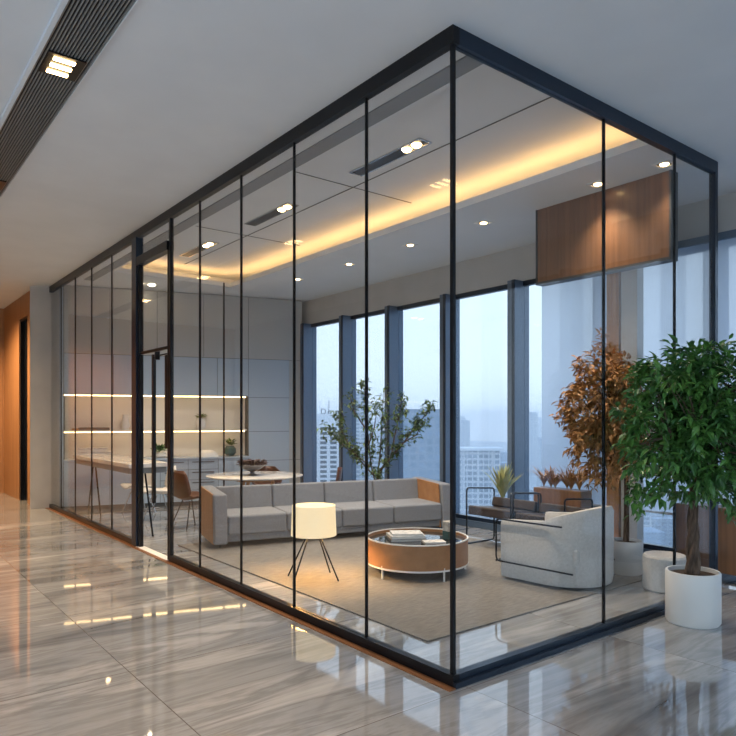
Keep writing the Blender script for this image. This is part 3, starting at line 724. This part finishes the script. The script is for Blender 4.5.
for k,(s,w,z) in enumerate(((.75,.62,0),(.75,.60,.07),(.70,.50,.14))):
    p=place(s,.36,.935+z,'storage_box'); tag(p,'flat white box on the counter at the left, '+['bottom','middle','top'][k]+' of the stack','box','white boxes on the counter')
    box(-w/2,w/2,-.14,.14,0,.045).build('box_base',M['white'],p,smooth=False); box(-w/2-.004,w/2+.004,-.144,.144,.045,.068).build('lid',M['paper'],p,smooth=False)
p=place(1.42,.40,.935,'small_bottle'); tag(p,'small red bottle on the counter right of the white boxes','bottle')
MB().lathe([(.03,0),(.035,.1),(.015,.14),(.015,.18)],seg=20).build('bottle_body',M['red'],p); MB().cyl(0,0,.18,.20,.017,seg=16).build('cap',M['black'],p)

# island desk at the left, with pale shell chairs
ds=empty('island_desk',(3.50,11.05,0)); tag(ds,'pale stone-topped desk on black trestle legs behind the far glass panels','desk')
box(-.34,.26,-1.50,1.50,.985,1.05).build('desktop',M['stone'],ds,bevel=.01)
box(-.31,.23,-1.44,1.44,.90,.985).build('apron',M['dark_plaster'],ds,smooth=False)
for y in (-1.25,1.25):
    for sx in (-1,1): MB().tube([(-.04,y+.06*sx,.90),(-.04,y+.38*sx,0)],.014).build('leg',M['black'],ds)
shell_chair((4.12,11.9,0),rad(185),'pale grey shell chair at the right of the stone-topped desk',M['whitemetal'],'grey shell chairs at the desk','desk_chair',M['chrome'])
shell_chair((4.12,10.9,0),rad(175),'pale grey shell chair at the near end of the stone-topped desk',M['whitemetal'],'grey shell chairs at the desk','desk_chair',M['chrome'])

# ------------------------------------------------------------------ outside: sky, city
GZ=-118
g=box(40,2600,-1600,2600,GZ-1,GZ).build('city_ground',noisy(mat('city_ground',(.3,.33,.36),.9),(.20,.23,.25),(.42,.45,.47),.02,detail=8),smooth=False); struct(g,'hazy ground of the city far below')
def ray(px,d):                               # point at depth d in direction of column px (world metres)
    r=(px-368)/F; return Vector(((.618+.786*r)*d,(.786-.618*r)*d,0))
FM=[facade('pale_block',(.55,.58,.60),(.22,.27,.32),7,3.4),facade('grey_block',(.36,.41,.46),(.20,.25,.31),5,3.2),facade('white_block',(.70,.72,.74),(.30,.35,.40),9,3.6),facade('blue_block',(.28,.35,.43),(.20,.27,.35),4,3.8)]
rng=random.Random(77)
def block(px,d,w,dep,top,m,rz,label,group=None,name='city_block'):
    p=ray(px,d); r=box(-w/2,w/2,-dep/2,dep/2,0,top-GZ).build(name,m,loc=(p.x,p.y,GZ),rot=rz,smooth=False)
    tag(r,label,'building',group); return r
FA=rad(-38)
# the tower with roof letters
p=ray(328,450); tw=empty('office_tower',(p.x,p.y,GZ),FA); tag(tw,'white tower with a grid of dark windows and letters on its roof','building')
tm=mat('tower_wall',(.72,.75,.78),.7); tg=mat('tower_window',(.03,.05,.07),.3)
Wt=29; box(-Wt/2,Wt/2,0,26,0,-GZ+1.5).build('tower_body',tm,tw,smooth=False)
box(-Wt/2+1,Wt/2-1,1,24,-GZ+1.5,-GZ+4.5).build('roof_parapet',tm,tw,smooth=False)
t=MB()
for k in range(34):
    z=-GZ-4.5-3.25*k
    for c in range(4):
        x=-Wt/2+2.5+6.7*c; t.box(x,x+4.4,-.3,.05,z-1.9,z)
t.build('window_grid',tg,tw,smooth=False)
cu=bpy.data.curves.new('roof_letters','FONT'); cu.body='Doıng'; cu.size=5.6; cu.extrude=.4; cu.space_character=1.2
fo=bpy.data.objects.new('roof_letters_tmp',cu); COL.objects.link(fo)
dg=bpy.context.evaluated_depsgraph_get(); me=bpy.data.meshes.new_from_object(fo.evaluated_get(dg)); bpy.data.objects.remove(fo)
me.materials.clear(); me.materials.append(mat('sign_grey',(.03,.04,.05),.5))
fo=bpy.data.objects.new('roof_letters',me); COL.objects.link(fo); fo.parent=tw; fo.location=(-5.4,2,-GZ+4.3); fo.rotation_euler=(PI/2,0,0)
t=MB(); t.box(-.2,.2,10,10.4,-GZ+4.5,-GZ+14); t.build('mast',M['gap'],tw,smooth=False)
block(357,620,17,20,26,FM[0],FA,'slender pale grey tower right of the lettered tower')
block(366,500,22,20,-22,FM[0],FA,'pale apartment block low behind the indoor tree')
block(418,330,34,20,6,FM[3],FA+.1,'broad blue-grey block behind the sofa-side tree')
wf=empty('white_frame_building',(*ray(478,420)[:2],GZ),FA-.1); tag(wf,'white building with flat projecting roof slab and tall fins','building')
box(-14,14,0,18,0,-GZ-19).build('building_body',FM[2],wf,smooth=False); box(-16,16,-2,20,-GZ-19,-GZ-17.4).build('roof_slab',tm,wf,smooth=False)
t=MB()
for k in range(9): t.box(-14+3.4*k,-13.4+3.4*k,-1.2,0,0,-GZ-19)
t.build('fins',tm,wf,smooth=False)
taken=[(ray(328,460),30),(ray(357,620),22),(ray(366,500),24),(ray(418,330),38),(ray(478,428),36)]
for k in range(170):
    far=k%3
    d=rng.uniform(*((360,620),(620,1100),(1100,2100))[far]); px=rng.uniform(285,760)
    top={0:rng.uniform(-112,-62),1:rng.uniform(-112,-48),2:rng.uniform(-100,18)}[far]
    if far==0 and px<440: top=rng.uniform(-112,-85)
    w=rng.uniform(14,40)*(1 if far<2 else 1.5)
    q=ray(px,d)
    if any((q-c).length<(w+w2)*.62+6 for c,w2 in taken): continue
    taken.append((q,w))
    block(px,d,w,rng.uniform(12,26),top,rng.choice(FM),FA+rng.uniform(-.35,.35),'hazy pale block among the distant city buildings beyond the windows','distant city blocks')
# haze over the city: a real participating medium
hz=bpy.data.materials.new('city_haze'); hz.use_nodes=True; nt=hz.node_tree; nt.nodes.clear()
o_=nt.nodes.new('ShaderNodeOutputMaterial'); vs=nt.nodes.new('ShaderNodeVolumeScatter'); vs.inputs['Density'].default_value=.0006; vs.inputs['Color'].default_value=(.88,.94,1,1); vs.inputs['Anisotropy'].default_value=0
nt.links.new(vs.outputs[0],o_.inputs['Volume'])
h_=box(60,2500,-1500,2500,GZ-.5,30).build('city_haze',hz,smooth=False); tag(h_,'thin blue-white haze lying over the city','haze',kind='stuff')

# world: overcast blue-white sky
w=bpy.data.worlds.new('sky'); S.world=w; w.use_nodes=True; nt=w.node_tree
bg=nt.nodes['Background']; tc=nt.nodes.new('ShaderNodeTexCoord'); se=nt.nodes.new('ShaderNodeSeparateXYZ'); cr=nt.nodes.new('ShaderNodeValToRGB')
nt.links.new(tc.outputs['Generated'],se.inputs[0]); nt.links.new(se.outputs['Z'],cr.inputs[0]); nt.links.new(cr.outputs[0],bg.inputs[0])
e=cr.color_ramp.elements; e[0].position=0; e[0].color=(.58,.70,.82,1); e[1].position=1; e[1].color=(.34,.54,.90,1)
x=e.new(.08); x.color=(.62,.745,.86,1); x=e.new(.45); x.color=(.56,.71,.89,1)
bg.inputs['Strength'].default_value=1.28
S.cycles.transparent_max_bounces=32
S.cycles.max_bounces=10; S.cycles.volume_bounces=3
S.view_settings.view_transform='Standard'; S.view_settings.look='None'; S.view_settings.exposure=.86; S.view_settings.gamma=1
S.view_settings.use_curve_mapping=False
